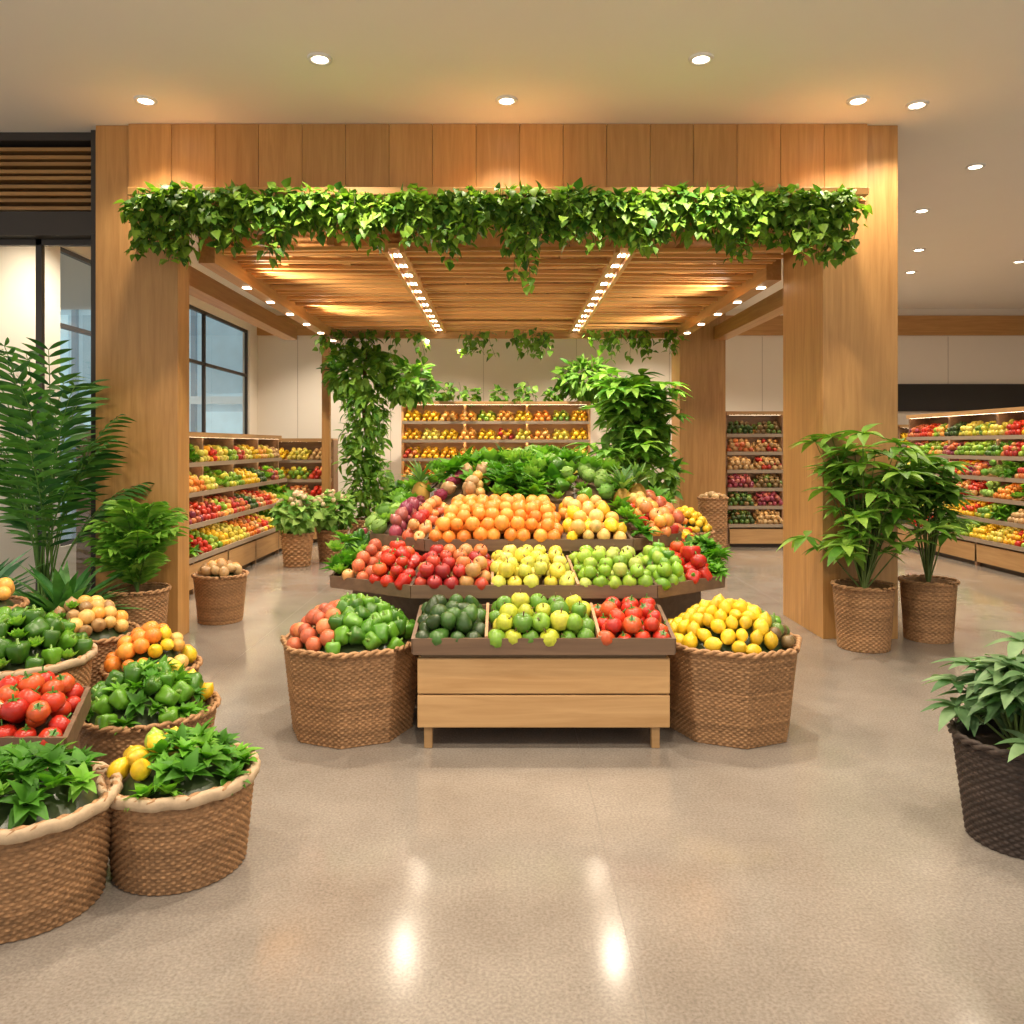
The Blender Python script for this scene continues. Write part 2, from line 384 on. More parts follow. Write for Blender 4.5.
def produce_basket(name,loc,rt,rb,h,kinds,r,hh,col=WC,cloth=False,n_poly=0,row=.014,rot=0,low=False,pamt=1.0):
    e=empty(name,loc);mb=MB();wicker(mb,rt,rb,h,col,n_poly,row,row*3.2,poly_amt=pamt)
    if cloth: cloth_rim(mb,rt+.008,h,1)
    mb.build('basket_body',[WICK,CLOTH],e,rot=rot)
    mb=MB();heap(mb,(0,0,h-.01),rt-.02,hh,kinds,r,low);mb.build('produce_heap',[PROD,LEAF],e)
    return e

# ------------------------------------------------------------------ foliage
def gcol(n,lo=(.03,.13,.015),hi=(.14,.36,.04)):
    t=U(0,1,(n,1));return (np.array(lo)*(1-t)+np.array(hi)*t)*.9
def frond(mb,base,az,reach,height,nl,ll,tpl=LF_N,lo=(.03,.13,.02),hi=(.10,.30,.04),droop=.5,start=.3):
    t=np.linspace(0,1,12);h=np.array([math.cos(az),math.sin(az),0])
    path=np.array(base)+h*reach*(t**1.5)[:,None]+np.array([0,0,1])*(height*(t*(1+droop)-droop*t**3))[:,None]
    mb.tube(path,np.linspace(.008,.003,12),4,(.12,.24,.05),0)
    side=np.array([-h[1],h[0],0])
    ts=np.linspace(start,1,nl)
    P=np.stack([np.interp(ts,t,path[:,i]) for i in range(3)],1)
    tn=np.gradient(path,axis=0);T=np.stack([np.interp(ts,t,tn[:,i]) for i in range(3)],1);T/=np.linalg.norm(T,axis=1)[:,None]
    for s in (-1,1):
        d=side*s*.85+T*.65+U(-.15,.15,(nl,3))+np.array([0,0,-.15]);n=np.cross(T,side);n*=np.sign(n[:,2:3]+1e-6)
        L=ll*(.6+.5*np.sin(pi*(ts-start)/(1.001-start)*.9+.2))*U(.85,1.15,nl)
        mb.add(tpl,frames(P,d,n+U(-.2,.2,(nl,3)),L),gcol(nl,lo,hi),0)
def rosette(mb,base,n,L,elr=(.3,1.3),tpl=LF_M,lo=(.03,.13,.02),hi=(.10,.32,.04),spread=.05):
    az=U(0,2*pi,n);el=U(*elr,n);d=np.stack([np.cos(az)*np.cos(el),np.sin(az)*np.cos(el),np.sin(el)],1)
    up=np.stack([-np.cos(az)*np.sin(el),-np.sin(az)*np.sin(el),np.cos(el)],1)
    P=np.array(base)+d*[spread,spread,.02]
    mb.add(tpl,frames(P,d,up,L*U(.7,1.1,n)),gcol(n,lo,hi),0)
def cluster_plant(mb,base,n,height,spread,ll,per=8,tpl=LF_M,lo=(.04,.14,.02),hi=(.16,.38,.05),low=.3,xs=1.0):
    for i in range(n):
        az=2*pi*i/n*2.4+U(-.3,.3);f=U(low,1)**.8;hz=height*f;rch=spread*U(.15,1)*(1-.45*f)*1.25
        e=np.array(base)+[math.cos(az)*rch*xs,math.sin(az)*rch,hz]
        mid=(np.array(base)+e)/2+[0,0,hz*.12]
        mb.tube([base,(np.array(base)*.5+mid*.5),mid,(mid+e)/2+[0,0,.01],e],np.linspace(.008,.003,5),4,(.14,.2,.05),0)
        for s,(q,fr) in enumerate(((e,1),((mid+e)/2,.8))):
            k=per;a=np.arange(k)*2*pi/k+U(0,1);el=U(-.35,.45,k)
            d=np.stack([np.cos(a)*np.cos(el),np.sin(a)*np.cos(el),np.sin(el)],1)+np.array([math.cos(az),math.sin(az),.25])*.35
            mb.add(tpl,frames(np.tile(q,(k,1)),d,(0,0,1),ll*fr*U(.75,1.15,k)),gcol(k,lo,hi),0)
def blob(mb,c,rx,ry,rz,n,ll,tpl=LF_IVY,lo=(.03,.13,.015),hi=(.15,.36,.04)):
    d=rng.normal(size=(n,3));d/=np.linalg.norm(d,axis=1)[:,None];rad=U(.35,1,(n,1))**.5
    P=np.array(c)+d*rad*[rx,ry,rz]
    dd=d+rng.normal(size=(n,3))*.6+[0,0,-.3];nn=d*.5+[0,-.2,1]+rng.normal(size=(n,3))*.4
    mb.add(tpl,frames(P,dd,nn,ll*U(.6,1.2,n)),gcol(n,lo,hi),0)
def strand(mb,p,L,ll=.07,dens=26,sway=.05,out=.07,tpl=LF_IVY,lo=(.04,.14,.015),hi=(.24,.42,.05)):
    n=max(3,int(L*dens*2));t=np.sort(U(0,1,n));ph=U(0,6)
    base=np.array(p)
    cx=sway*np.sin(t*3+ph)*t;cy=sway*np.cos(t*2.3+ph)*t
    P=base+np.stack([cx,cy,-L*t],1)
    tt=np.linspace(0,1,6);mb.tube(base+np.stack([sway*np.sin(tt*3+ph)*tt,sway*np.cos(tt*2.3+ph)*tt,-L*tt],1),.003,3,(.1,.12,.04),0)
    a=U(0,2*pi,n);d=np.stack([np.cos(a),np.sin(a),U(-1.5,.1,n)],1)
    nn=np.stack([np.cos(a)*.6,np.sin(a)*.6-.3,np.ones(n)],1)+rng.normal(size=(n,3))*.35
    P=P+np.stack([np.cos(a),np.sin(a),np.zeros(n)],1)*(U(0,out,(n,1))*(1.15-t[:,None]*.7))
    mb.add(tpl,frames(P,d,nn,ll*U(.6,1.25,n)),gcol(n,lo,hi),0)
def pot(e,rt,rb,h,col=WC,row=.016,n_poly=0):
    mb=MB();wicker(mb,rt,rb,h,col,n_poly,row,row*3.2);mb.build('wicker_pot',[WICK],e)
    mb=MB();mb.prism([(math.cos(a)*(rt-.035),math.sin(a)*(rt-.035)) for a in np.arange(24)*2*pi/24],h-.08,h-.05);mb.build('soil',[SOIL],e)

# ------------------------------------------------------------------ room
mb=MB();mb.box(-26,11,-3,26,-.1,0)
for x in np.arange(-6.8,10.9,2.4): mb.box(x-.0012,x+.0012,-3,15.4,-.01,.0005,mat=1)
mb.build('floor',[FLOOR,JOINT])
mb=MB();mb.box(-9,11,-1.5,15.6,4.24,4.4);mb.build('ceiling',[CEIL])
mb=MB();mb.box(-4.9,11,15.5,15.7,0,4.24);
mb.box(-4.77,11,15.44,15.5,3.72,4.1,mat=1);mb.box(7.3,10.9,15.46,15.5,2.25,2.78,mat=2)
for x in np.arange(-4,11,1.8): mb.box(x,x+.006,15.495,15.5,.1,3.7,mat=3)
mb.build('wall_back',[WALL,WOODX,BLACK,RAIL])
mb=MB();mb.box(10.9,11,-1.5,15.5,0,4.24);mb.build('wall_right',[WALL])
mb=MB();mb.box(-4.9,-4.77,7.0,8.6,0,4.24);mb.box(-4.9,-4.77,15.0,15.5,0,4.24);mb.box(-4.9,-4.77,8.6,15,0,.5);mb.box(-4.9,-4.77,8.6,15,3.75,4.24)
mb.build('wall_left',[WALL])
def windowobj(name,p0,p1,z0,z1,nv,hz=(),t=.06,extra=None):
    mb=MB();p0=np.array(p0,float);p1=np.array(p1,float)
    for i in range(nv+1):
        p=p0+(p1-p0)*i/nv;mb.box(p[0]-t/2,p[0]+t/2,p[1]-t/2,p[1]+t/2,z0,z1)
    for z in (z0+t/2,z1-t/2,*hz): mb.beam((*p0,z),(*p1,z),t,t)
    if extra: mb.box(*extra)
    mb.add(Tpl([(*p0,z0),(*p1,z0),(*p1,z1),(*p0,z1)],[(0,1,2,3)]),None,(1,1,1),1,False)
    return mb.build(name,[DARK,GLASS])
windowobj('window_1',(-8.5,6.9),(-3.5,6.9),.0,3.368,10,(),.05,(-3.46,-3.38,6.7,6.95,0,3.368))
windowobj('window_2',(-4.83,8.6),(-4.83,15),.5,3.75,3,(2.9,),.05)
mb=MB();mb.box(-8.6,-3.38,6.75,6.95,3.37,3.57);mb.box(-8.6,-3.38,6.75,6.95,4.17,4.238);mb.box(-3.46,-3.38,6.7,6.95,3.37,4.238);mb.box(-8.6,-3.47,6.97,7.0,3.57,4.2)
for z in np.arange(3.62,4.17,.062): mb.beam((-8.6,6.86,z),(-3.47,6.86,z+U(-.006,.006)),.1,.03,(U(.6,.9),)*3,1)
mb.build('louvered_vent_panel',[DARK,WOODX])
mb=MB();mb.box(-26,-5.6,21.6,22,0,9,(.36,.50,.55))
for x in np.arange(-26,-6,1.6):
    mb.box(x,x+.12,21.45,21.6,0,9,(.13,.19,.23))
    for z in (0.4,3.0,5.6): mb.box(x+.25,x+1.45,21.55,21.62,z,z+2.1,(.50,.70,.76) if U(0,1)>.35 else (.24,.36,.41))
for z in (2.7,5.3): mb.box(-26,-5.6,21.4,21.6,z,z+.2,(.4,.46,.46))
mb.build('office_building',[mat_vc('glow_facade',.3,.08,2,emis=.35)])  # facade emission is added brightness for the window view, not a lamp

# ------------------------------------------------------------------ portal
mb=MB()
def tint(a=.9,b=1.06): return (U(a,b),)*3
mb.box(-3.37,-2.69,6.6,6.84,0,4.238,tint(.95,1));mb.box(2.63,3.25,6.6,7.54,0,4.238,tint(.95,1))
mb.box(2.68,3.38,12.2,12.8,0,4.238,tint());mb.box(-2.78,-2.66,12.2,12.3,0,4.238,tint())
mb.box(-2.69,2.63,6.62,6.82,3.5,4.238,(.8,)*3)
xs=[-3.085]
while xs[-1]<2.9: xs.append(min(xs[-1]+.357,2.985))
for a,b in zip(xs[:-1],xs[1:]): mb.box(a+.0015,b-.0015,6.565,6.6,3.605,4.236,tint())
mb.build('wooden_archway',[WOODZ],bevel=.003)
mb=MB();mb.box(-2.92,2.83,6.2,6.598,3.54,3.60,(1.15,)*3)
mb.build('planter_ledge',[WOODX],bevel=.004)

# canopy
e=empty('slatted_wood_canopy')
mb=MB()
for y in np.arange(6.95,11.9,.13):
    for a,b in ((-2.5,-1.02),(-.88,.98),(1.12,2.5)):
        z=3.3+U(-.02,.02);mb.beam((a,y+U(-.03,.03),z),(b,y+U(-.03,.03),z+U(-.02,.02)),.045,.03,tint(1.1,1.7))  # slat tint raised above the wood colour to imitate light on the canopy
mb.build('slats',[WOODX],e)
mb=MB()
for x in (-2.1,-1.5,-.45,.05,.55,1.6,2.15): mb.box(x-.03,x+.03,6.9,11.9,3.33,3.41,tint(.9,1.2))
for x in (-1.02,-.88,.98,1.12): mb.box(x-.02,x+.02,6.9,11.9,3.26,3.40,tint(1.1,1.3))
mb.box(-2.6,2.6,6.84,11.95,3.46,3.5,(1.1,)*3)
for x in (-2.55,2.55): mb.box(x-.07,x+.07,6.86 if x<0 else 7.56,12.18,3.16,3.42,tint(.9,1))
mb.box(-3.35,-3.15,6.86,12.18,3.2,3.4,tint());mb.box(3.2,3.4,7.56,12.18,3.2,3.4,tint())
mb.build('joists_and_beams',[WOODY],e)
mb=MB();mb.box(-2.6,2.6,11.97,12.07,3.2,3.46,tint());mb.build('rear_beam',[WOODX],e)
mb=MB()
for x in (-.95,1.05):
    mb.box(x-.05,x+.05,6.9,11.9,3.30,3.34,(1.3,)*3,mat=2)
    for y in np.arange(7.1,11.8,.42):
        for q in (-.022,.022): mb.box(x+q-.014,x+q+.014,y+.03,y+.11,3.292,3.3,mat=1)
for x in (-2.55,2.55):
    for y in np.arange(7.9,12,.8): mb.box(x-.035,x+.035,y,y+.07,3.152,3.159,mat=1)
mb.build('track_lights',[WHITE,LAMP,WOODY],e)

# ------------------------------------------------------------------ lights
WARM=(1,.85,.67)
el=empty('recessed_downlights')
mbl=MB()
def spot(x,y,z,W,size=115,col=WARM,blend=.7,rad=.05,par=None,aim=None):
    l=bpy.data.lights.new('spot_lamp','SPOT');l.energy=W;l.color=col;l.spot_size=math.radians(size);l.spot_blend=blend;l.shadow_soft_size=rad
    o=bpy.data.objects.new('spot_lamp',l);scene.collection.objects.link(o);o.location=(x,y,z);o.parent=par or el
    if aim: o.rotation_euler=(Vector(aim)-Vector((x,y,z))).to_track_quat('-Z','Y').to_euler()
ring=lathe([(.062,0),(.062,-.012),(.09,-.016),(.095,-.006),(.095,0)],24);disc=lathe([(.062,-.008),(0,-.008)],24)
def down(x,y,W=220,size=120,z=4.24,light=True,s=.9):
    M=np.eye(4);M[0,0]=M[1,1]=s;M[:3,3]=(x,y,z-.001);mbl.add(ring,M,(1,1,1),0);mbl.add(disc,M,(1,1,1),1)
    if light: spot(x,y,z-.04,W,size)
for x in (-1.256,1.345): down(x,5.46,250)
for x in (-2.74,.02,2.71): down(x,6.12,75,110)
down(3.2,6.2,80)
for x in (-2.6,0,2.6):
    for y in (1.2,3.4): down(x,y,(190 if x else 230),130)  # downlights out of view, added for wide ambient fill
down(4.46,7.57,200);down(4.7,9.0,200);down(7.0,9.2,0,light=False);down(5.6,10.8,220);down(7.4,11.5,220)
for x,y in ((5,13),(8.6,13),(6.6,14.3),(9.8,11),(4.2,11.6),(6.2,12.2),(8.6,9.6)): down(x,y,260,light=(x,y) in ((5,13),(8.6,13)))
for x,y in ((-3.9,8.2),(-3.9,11),(-3.2,14),(2.6,14)): down(x,y,260)
for x in (-1.1,1.2): down(x,13.5,360)  # downlights hidden behind the canopy, added to brighten back wall and shelves
down(-5.2,5.4,120)
mbl.build('fixtures',[WHITE,LAMP],el)
for x in (-.95,1.05):
    for y in (7.6,9.0,10.4,11.5): spot(x,y,3.26,105,130,par=e,rad=.06)
for y in (8.7,10.7):
    spot(-2.55,y,3.14,90,120,par=e);spot(2.55,y,3.14,90,120,par=e)
    spot(-2.4,y-1,3.05,62,140,par=e,aim=(.2,y-1,3.6));spot(2.4,y-.2,3.05,62,140,par=e,aim=(-.2,y-.2,3.6))  # upward spots added without visible fixtures to brighten the canopy

# ------------------------------------------------------------------ garland
mb=MB()
clump=[(-2.65,.28,.22),(-2.1,.1,.10),(-1.72,.10,.18),(-1.15,.14,.14),(-.75,.07,.1),(-.42,.16,.22),(.17,.12,.38),(.62,.10,.16),(1.05,.12,.2),(1.4,.07,.1),(1.78,.12,.24),(2.15,.07,.1),(2.47,.22,.26)]
for x in np.arange(-2.82,2.68,.021):
    L=.17+U(0,.13)+.05*math.sin(x*17)
    for cx,cw,ca in clump: L+=ca*math.exp(-((x-cx)/cw)**2)*U(.6,1.25)
    strand(mb,(x,U(6.04,6.3),3.53),L,.078,29,.05,.09,hi=(.28,.46,.05))
for x in np.arange(-2.8,2.68,.1): blob(mb,(x,6.14,3.45+U(-.06,.05)),.10,.11,.09,50,.085,lo=(.04,.14,.015),hi=(.28,.46,.05))
mb.build('hanging_ivy_garland',[LEAF])
mb=MB()
for c,w,n in ((-1.9,.75,20),(-.45,.25,7),(.38,.25,10),(1.6,.45,14),(2.2,.35,12)):
    for i in range(n): strand(mb,(c+U(-w,w),11.55+U(-.15,.1),3.25),U(.12,.45),.11,16,.08,.1)
mb.build('hanging_vines',[LEAF])

# ------------------------------------------------------------------ centre display
ds=empty('fruit_display_stand')
mb=MB()
mb.box(-.455,.872,4.20,4.62,.115,.285,(1,)*3);mb.box(-.455,.872,4.20,4.62,.293,.48,(1.03,)*3);mb.box(-.44,.86,4.22,4.6,.12,.5,(.4,)*3)
for x in (-.40,.80):
    for y in (4.24,4.56): mb.box(x-.022,x+.022,y-.022,y+.022,0,.12,(.8,)*3)
mb.build('drawer_table',[WOODT],ds,bevel=.005)
mb=MB()
def tray(A,B,C,D,h=.05,t=.016,base=True,divs=(),col=(1,1,1),hf=None):
    A,B,C,D=[np.array(p,float) for p in (A,B,C,D)]
    for q,(p,s) in enumerate(((A,B),(B,C),(C,D),(D,A))):
        hh=hf if (hf and q==0) else h
        mb.beam(p+[0,0,h*.2-(hh-h)/2],s+[0,0,h*.2-(hh-h)/2],t,hh,col)
    for u in divs: mb.beam(A*(1-u)+B*u+[0,0,h*.35],D*(1-u)+C*u+[0,0,h*.35],t*.8,h,(2.8,2.8,2.6))
    if base: mb.add(Tpl([A,B,C,D],[(0,1,2,3)]),None,(.8,)*3,0,False)
tray((-.475,4.185,.53),(.89,4.185,.53),(.89,4.62,.62),(-.475,4.62,.62),.085,.02,divs=(.28,.715))
L0=[(-1.15,6.5,.74),(-1.1,5.1,.73),(-.54,4.66,.745),(.89,4.66,.745),(1.4,5.1,.73),(1.45,6.5,.74)]
U0=[(-.99,6.5,.87),(-.94,5.5,.86),(-.52,5.12,.85),(.84,5.12,.85),(1.24,5.5,.86),(1.29,6.5,.87)]
L1=[(x*.98+.003,y+.03,.955) for x,y,z in U0]
U1=[(-.72,6.5,1.16),(-.68,5.98,1.15),(-.38,5.68,1.13),(.72,5.68,1.13),(.98,5.98,1.15),(1.02,6.5,1.16)]
L2=[(x*.99,y+.01,1.165) for x,y,z in U1]
U2=[(-.45,6.6,1.38),(-.42,6.35,1.38),(-.2,6.15,1.36),(.5,6.15,1.36),(.7,6.35,1.38),(.74,6.6,1.38)]
for Lo,Up in ((L0,U0),(L1,U1),(L2,U2)):
    for i in range(5):
        dv=(.33,.68) if i==2 and Lo is L0 else ()
        if Lo is L2: tray(Lo[i],Lo[i+1],Up[i+1],Up[i],.02,.015)
        else: tray(Lo[i],Lo[i+1],Up[i+1],Up[i],.055,.02,divs=dv,hf=.075)
def core(o,z0,z1): mb.prism(o,z0,z1,(.9,)*3)
core([(-1.05,6.5),(-1.0,5.28),(-.5,4.86),(-.45,4.72),(.82,4.72),(.86,4.86),(1.3,5.28),(1.36,6.5)],0,.70)
core([(-.93,6.48),(-.88,5.52),(-.46,5.17),(.78,5.17),(1.16,5.52),(1.22,6.48)],.70,.83)
core([(-.95,6.48),(-.9,5.57),(-.48,5.19),(.79,5.19),(1.17,5.57),(1.24,6.48)],.83,.93)
core([(-.66,6.46),(-.62,6.06),(-.33,5.76),(.66,5.76),(.90,6.06),(.95,6.46)],.9,1.13)
core([(-.4,6.46),(-.35,6.4),(-.18,6.22),(.46,6.22),(.62,6.4),(.66,6.46)],1.13,1.34)
mb.build('tiered_trays',[WOODD],ds)
mb=MB()
def lerp(a,b,u): return tuple(np.array(a)*(1-u)+np.array(b)*u)
def seg(Lo,Up,i,u0,u1,kind,r,layers=2,mound=.02,tight=1.0,v0=0,v1=1):
    A,B,C,D=lerp(Lo[i],Lo[i+1],u0),lerp(Lo[i],Lo[i+1],u1),lerp(Up[i],Up[i+1],u1),lerp(Up[i],Up[i+1],u0)
    A,D=lerp(A,D,v0),lerp(A,D,v1);B,C=lerp(B,C,v0),lerp(B,C,v1)
    patch(mb,A,B,C,D,kind,r,layers,mound,tight=tight)
T1=[(-.475,4.185,.53),(.89,4.185,.53)];T1u=[(-.475,4.62,.62),(.89,4.62,.62)]
seg(T1,T1u,0,0,.28,'avocado',.05,2,.02);seg(T1,T1u,0,.28,.715,'mix_green',.052,2,.02);seg(T1,T1u,0,.715,1,'tomato',.047,2,.02)
# tier 2
seg(L0,U0,2,0,.33,'apple_red',.045);seg(L0,U0,2,.33,.68,'apple_yellow',.047);seg(L0,U0,2,.68,1,'apple_green',.045)
seg(L0,U0,1,0,.15,'lettuce|spinach',.06,1);seg(L0,U0,1,.15,.5,'redpotato|peach|redpotato',.045);seg(L0,U0,1,.5,1,'pepper_red|tomato',.045);seg(L0,U0,3,0,.45,'lime|apple_green|pepper_green',.044);seg(L0,U0,3,.45,.85,'pepper_red|tomato',.050);seg(L0,U0,3,.85,1,'spinach',.055,1)
for a,b,k,r in ((0,.25,'potato|onion',.045),(.25,.5,'onion',.045),(.5,.75,'cucumber',.04),(.75,1,'lettuce|spinach',.075)): seg(L0,U0,0,a,b,k,r)
for a,b,k,r in ((0,.25,'spinach',.06),(.25,.5,'tomato',.045),(.5,.75,'lemon',.045),(.75,1,'pepper_red|pepper_green',.05)): seg(L0,U0,4,a,b,k,r)
# tier 3
seg(L1,U1,2,0,.68,'orange',.048,2,.04);seg(L1,U1,2,.68,1,'apricot|apricot|lemon',.046,2,.03)
seg(L1,U1,1,.6,1,'apple_red|peach',.045);seg(L1,U1,1,.25,.6,'onion|radicchio|onion',.048,2);seg(L1,U1,1,0,.25,'cabbage|lettuce',.075,1);seg(L1,U1,3,0,.4,'lettuce|spinach',.07,1);seg(L1,U1,3,.4,1,'peach|pepper_red|apricot',.048)
seg(L1,U1,0,0,.5,'lettuce',.09,1);seg(L1,U1,0,.5,1,'cabbage',.09,1);seg(L1,U1,4,0,.5,'redpotato',.05);seg(L1,U1,4,.5,1,'spinach',.07)
# tier 4: leafy mound
seg(L2,U2,2,0,.2,'potato|apricot',.045,2,.03);seg(L2,U2,2,.2,.66,'spinach|lettuce|lettuce',.085,2,.03);seg(L2,U2,2,.66,1,'pepper_green|lettuce|cabbage',.06,2,.03)
seg(L2,U2,1,0,.5,'lettuce',.075,1,.03);seg(L2,U2,1,.5,1,'radicchio|potato',.06,1,.03);seg(L2,U2,0,0,1,'lettuce',.1,1,.03);seg(L2,U2,3,0,1,'cabbage|spinach',.085,1,.03);seg(L2,U2,4,0,1,'lettuce',.1,1,.03)
patch(mb,(-.55,6.1,1.28),(.85,6.1,1.28),(.70,6.6,1.40),(-.40,6.6,1.40),'lettuce|spinach',.12,1,.05)
patch(mb,(-.35,6.2,1.38),(.65,6.2,1.38),(.55,6.6,1.45),(-.25,6.6,1.45),'lettuce|cabbage|spinach',.10,1,.02)
patch(mb,(-.35,5.9,1.24),(.5,5.9,1.24),(.45,6.2,1.36),(-.25,6.2,1.36),'spinach|lettuce',.10,1,.02)
mb.build('produce_piles',[PROD,LEAF],ds)
mb=MB()
for x,y,z in ((.86,5.80,1.14),(.99,5.95,1.17),(-.62,5.95,1.18)):
    M=np.eye(4);M[:3,:3]*=.07;M[2,2]=.10;M[:3,3]=(x,y,z+.05);mb.add(SPH,M,(.5,.3,.06),0)
    rosette(mb,(x,y,z+.13),24,.2,(.5,1.5),LF_N,(.08,.2,.05),(.24,.42,.12),.01);
mb.build('pineapples',[LEAF],ds)

def kl(x,y): return ('redpotato',.043) if x<-.06 else ('pepper_green',.047)
produce_basket('octagonal_wicker_basket',(-.86,4.54,0),.38,.325,.50,kl,.046,.21,n_poly=8,rot=.39,row=.013)
def kr(x,y): return ('lemon',.042) if x<.16 else (('kiwi',.038) if y<.05 else ('lettuce|pepper_green',.045))
produce_basket('octagonal_wicker_basket',(1.275,4.54,0),.38,.325,.50,kr,.045,.20,n_poly=8,rot=.39,row=.013)

# ------------------------------------------------------------------ left foreground baskets
produce_basket('wicker_basket',(-1.675,2.80,0),.285,.245,.365,'spinach',.056,.15,cloth=True,row=.012)
def kb(x,y): return ('lemon|lime|lemon',.042) if x<-.08 else ('spinach',.052)
produce_basket('wicker_basket',(-1.24,3.07,0),.27,.235,.345,kb,.050,.14,cloth=True,row=.012)
def kc(x,y): return ('pepper_green|pepper_green|spinach',.046) if y<.08 else (('lime',.045) if x<0 else ('lemon',.045))
produce_basket('wicker_basket',(-1.76,3.96,0),.32,.27,.30,kc,.046,.2)
def kd(x,y): return ('pepper_green|lettuce|pepper_green',.05) if x>-.1 else ('pepper_red',.05)
produce_basket('wicker_basket',(-2.56,4.22,0),.35,.30,.48,kd,.05,.22,cloth=True)
produce_basket('wicker_basket',(-2.04,4.63,0),.26,.21,.32,lambda x,y:('orange',.045) if x<.06 else ('lemon|apricot',.043),.045,.22)
produce_basket('wicker_basket',(-2.62,5.0,0),.30,.25,.42,lambda x,y:('potato|apricot',.045) if x>0 else ('peach|potato|lettuce',.045),.045,.2)
def kf(x,y): return ('pepper_red',.05) if x<.0 else ('apricot|lemon',.05)
produce_basket('wicker_basket',(-3.2,4.85,0),.26,.22,.62,kf,.05,.18)
e=empty('tomato_crate');mb=MB()
A,B,C,D=(-2.42,3.17,.38),(-1.74,3.17,.38),(-1.87,3.60,.45),(-2.42,3.60,.45)
tray(A,B,C,D,.09,.02,divs=(.25,))
for x,y,z in ((-2.38,3.2,.36),(-1.8,3.2,.36),(-1.92,3.56,.43),(-2.38,3.56,.43)): mb.box(x-.02,x+.02,y-.02,y+.02,0,z)
mb.beam((-2.4,3.4,.12),(-1.9,3.4,.12),.36,.03)
mb.build('crate_stand',[WOODD],e)
mb=MB();patch(mb,lerp(A,B,.25),B,C,lerp(D,C,.25),'tomato',.048,2,.06);patch(mb,A,lerp(A,B,.25),lerp(D,C,.25),D,'lemon',.045,2,.02)
mb.build('tomatoes',[PROD,LEAF],e)

produce_basket('wicker_basket',(-2.58,7.28,0),.23,.19,.42,lambda x,y:('potato',.045) if y<0 else ('apricot|peach',.045),.045,.11)
produce_basket('wicker_basket',(2.3,10.2,0),.36,.28,.5,lambda x,y:('lemon',.05) if x>0 else ('orange|lemon',.05),.05,.28,row=.03,low=True)
produce_basket('wicker_basket',(2.95,11.3,0),.2,.18,.85,'potato',.05,.06,row=.03,low=True)

# ------------------------------------------------------------------ potted plants
e=empty('potted_palm',(-3.56,6.2,0));pot(e,.2,.17,.42);mb=MB()
for i in range(24):
    az=i*2.4;hh=U(.8,1.95);frond(mb,(U(-.06,.06),U(-.06,.06),.38),az,(.28+.45*(1-hh/2.3))*U(.8,1.2),hh,12,.25,LF_N,(.02,.09,.025),(.11,.29,.05),.3,.38)
mb.build('palm_fronds',[LEAF],e)
e=empty('potted_fern',(-2.84,6.2,0));pot(e,.225,.19,.48);mb=MB()
for i in range(40): frond(mb,(0,0,.45),i*2.4,U(.12,.38),U(.25,.74),12,.15,LF_M,(.08,.26,.02),(.30,.56,.08),.4,.2)
mb.build('fern_fronds',[LEAF],e)
e=empty('potted_dracaena',(-3.2,5.8,0));pot(e,.17,.15,.32);mb=MB()
rosette(mb,(0,0,.3),60,.50,(.4,1.45),LF_N,(.05,.2,.04),(.20,.42,.14))
mb.build('leaves',[LEAF],e)
e=empty('potted_agave',(-3.85,5.7,0));pot(e,.2,.17,.3);mb=MB()
rosette(mb,(0,0,.28),70,.66,(.3,1.45),LF_N,(.05,.17,.07),(.18,.38,.2))
mb.build('leaves',[LEAF],e)
e=empty('potted_schefflera',(2.84,6.32,0));pot(e,.225,.19,.49);mb=MB()
cluster_plant(mb,(0,0,.44),38,1.25,.54,.24,7,LF_M,(.08,.23,.02),(.30,.50,.08),.2)
mb.build('foliage',[LEAF],e)
e=empty('potted_schefflera',(3.50,6.6,0));pot(e,.21,.18,.48);mb=MB()
cluster_plant(mb,(0,0,.44),26,1.05,.30,.22,7,LF_M,(.06,.19,.02),(.24,.44,.07),.2)
mb.build('foliage',[LEAF],e)
e=empty('potted_laurel',(2.09,3.25,0));pot(e,.235,.185,.41,WCD,.014);mb=MB()
cluster_plant(mb,(0,0,.36),28,.42,.26,.15,8,LF_M,(.06,.16,.05),(.24,.38,.18),.15)
mb.build('foliage',[LEAF],e)
for x,y in ((-2.74,10.6),(-2.36,11.0)):
    e=empty('potted_hydrangea',(x,y,0));pot(e,.21,.17,.43,row=.03);mb=MB()
    blob(mb,(0,0,.68),.27,.27,.25,420,.13,LF_IVY,(.08,.26,.02),(.36,.56,.14))
    for i in range(30):
        a=U(0,6.28);rr=U(0,.25);M=np.eye(4);M[:3,:3]*=U(.03,.05);M[:3,3]=(math.cos(a)*rr,math.sin(a)*rr,.93+U(-.05,.05)-rr*.5);mb.add(LOW,M,(.75,.56,.40),0)
    mb.build('foliage',[LEAF],e)
e=empty('potted_shrub',(-1.6,12.2,0));pot(e,.24,.2,.45,row=.03);mb=MB()
blob(mb,(0,0,.72),.26,.26,.3,350,.14);mb.build('foliage',[LEAF],e)
BL,BH=(.06,.20,.02),(.26,.48,.06)
e=empty('climbing_ficus',(-2.02,11.75,0));pot(e,.25,.21,.5,row=.03);mb=MB()
mb.tube([(0,0,.4),(.05,0,1.2),(-.05,0,2.2),(.0,0,3.0)],.03,6,(.16,.09,.04),0)
for z in np.arange(.75,2.35,.15): blob(mb,(U(-.12,.12),U(-.1,.1),z),.32,.28,.15,95,.16,LF_M if U(0,1)>.5 else LF_W,BL,BH)
blob(mb,(-.1,0,2.66),.52,.36,.34,480,.18,LF_W,BL,BH);blob(mb,(.6,0,2.52),.38,.3,.28,280,.18,LF_W,BL,BH)
mb.build('foliage',[LEAF],e)
e=empty('potted_rubber_tree',(1.85,11.3,0));pot(e,.28,.23,.5,row=.03);mb=MB()
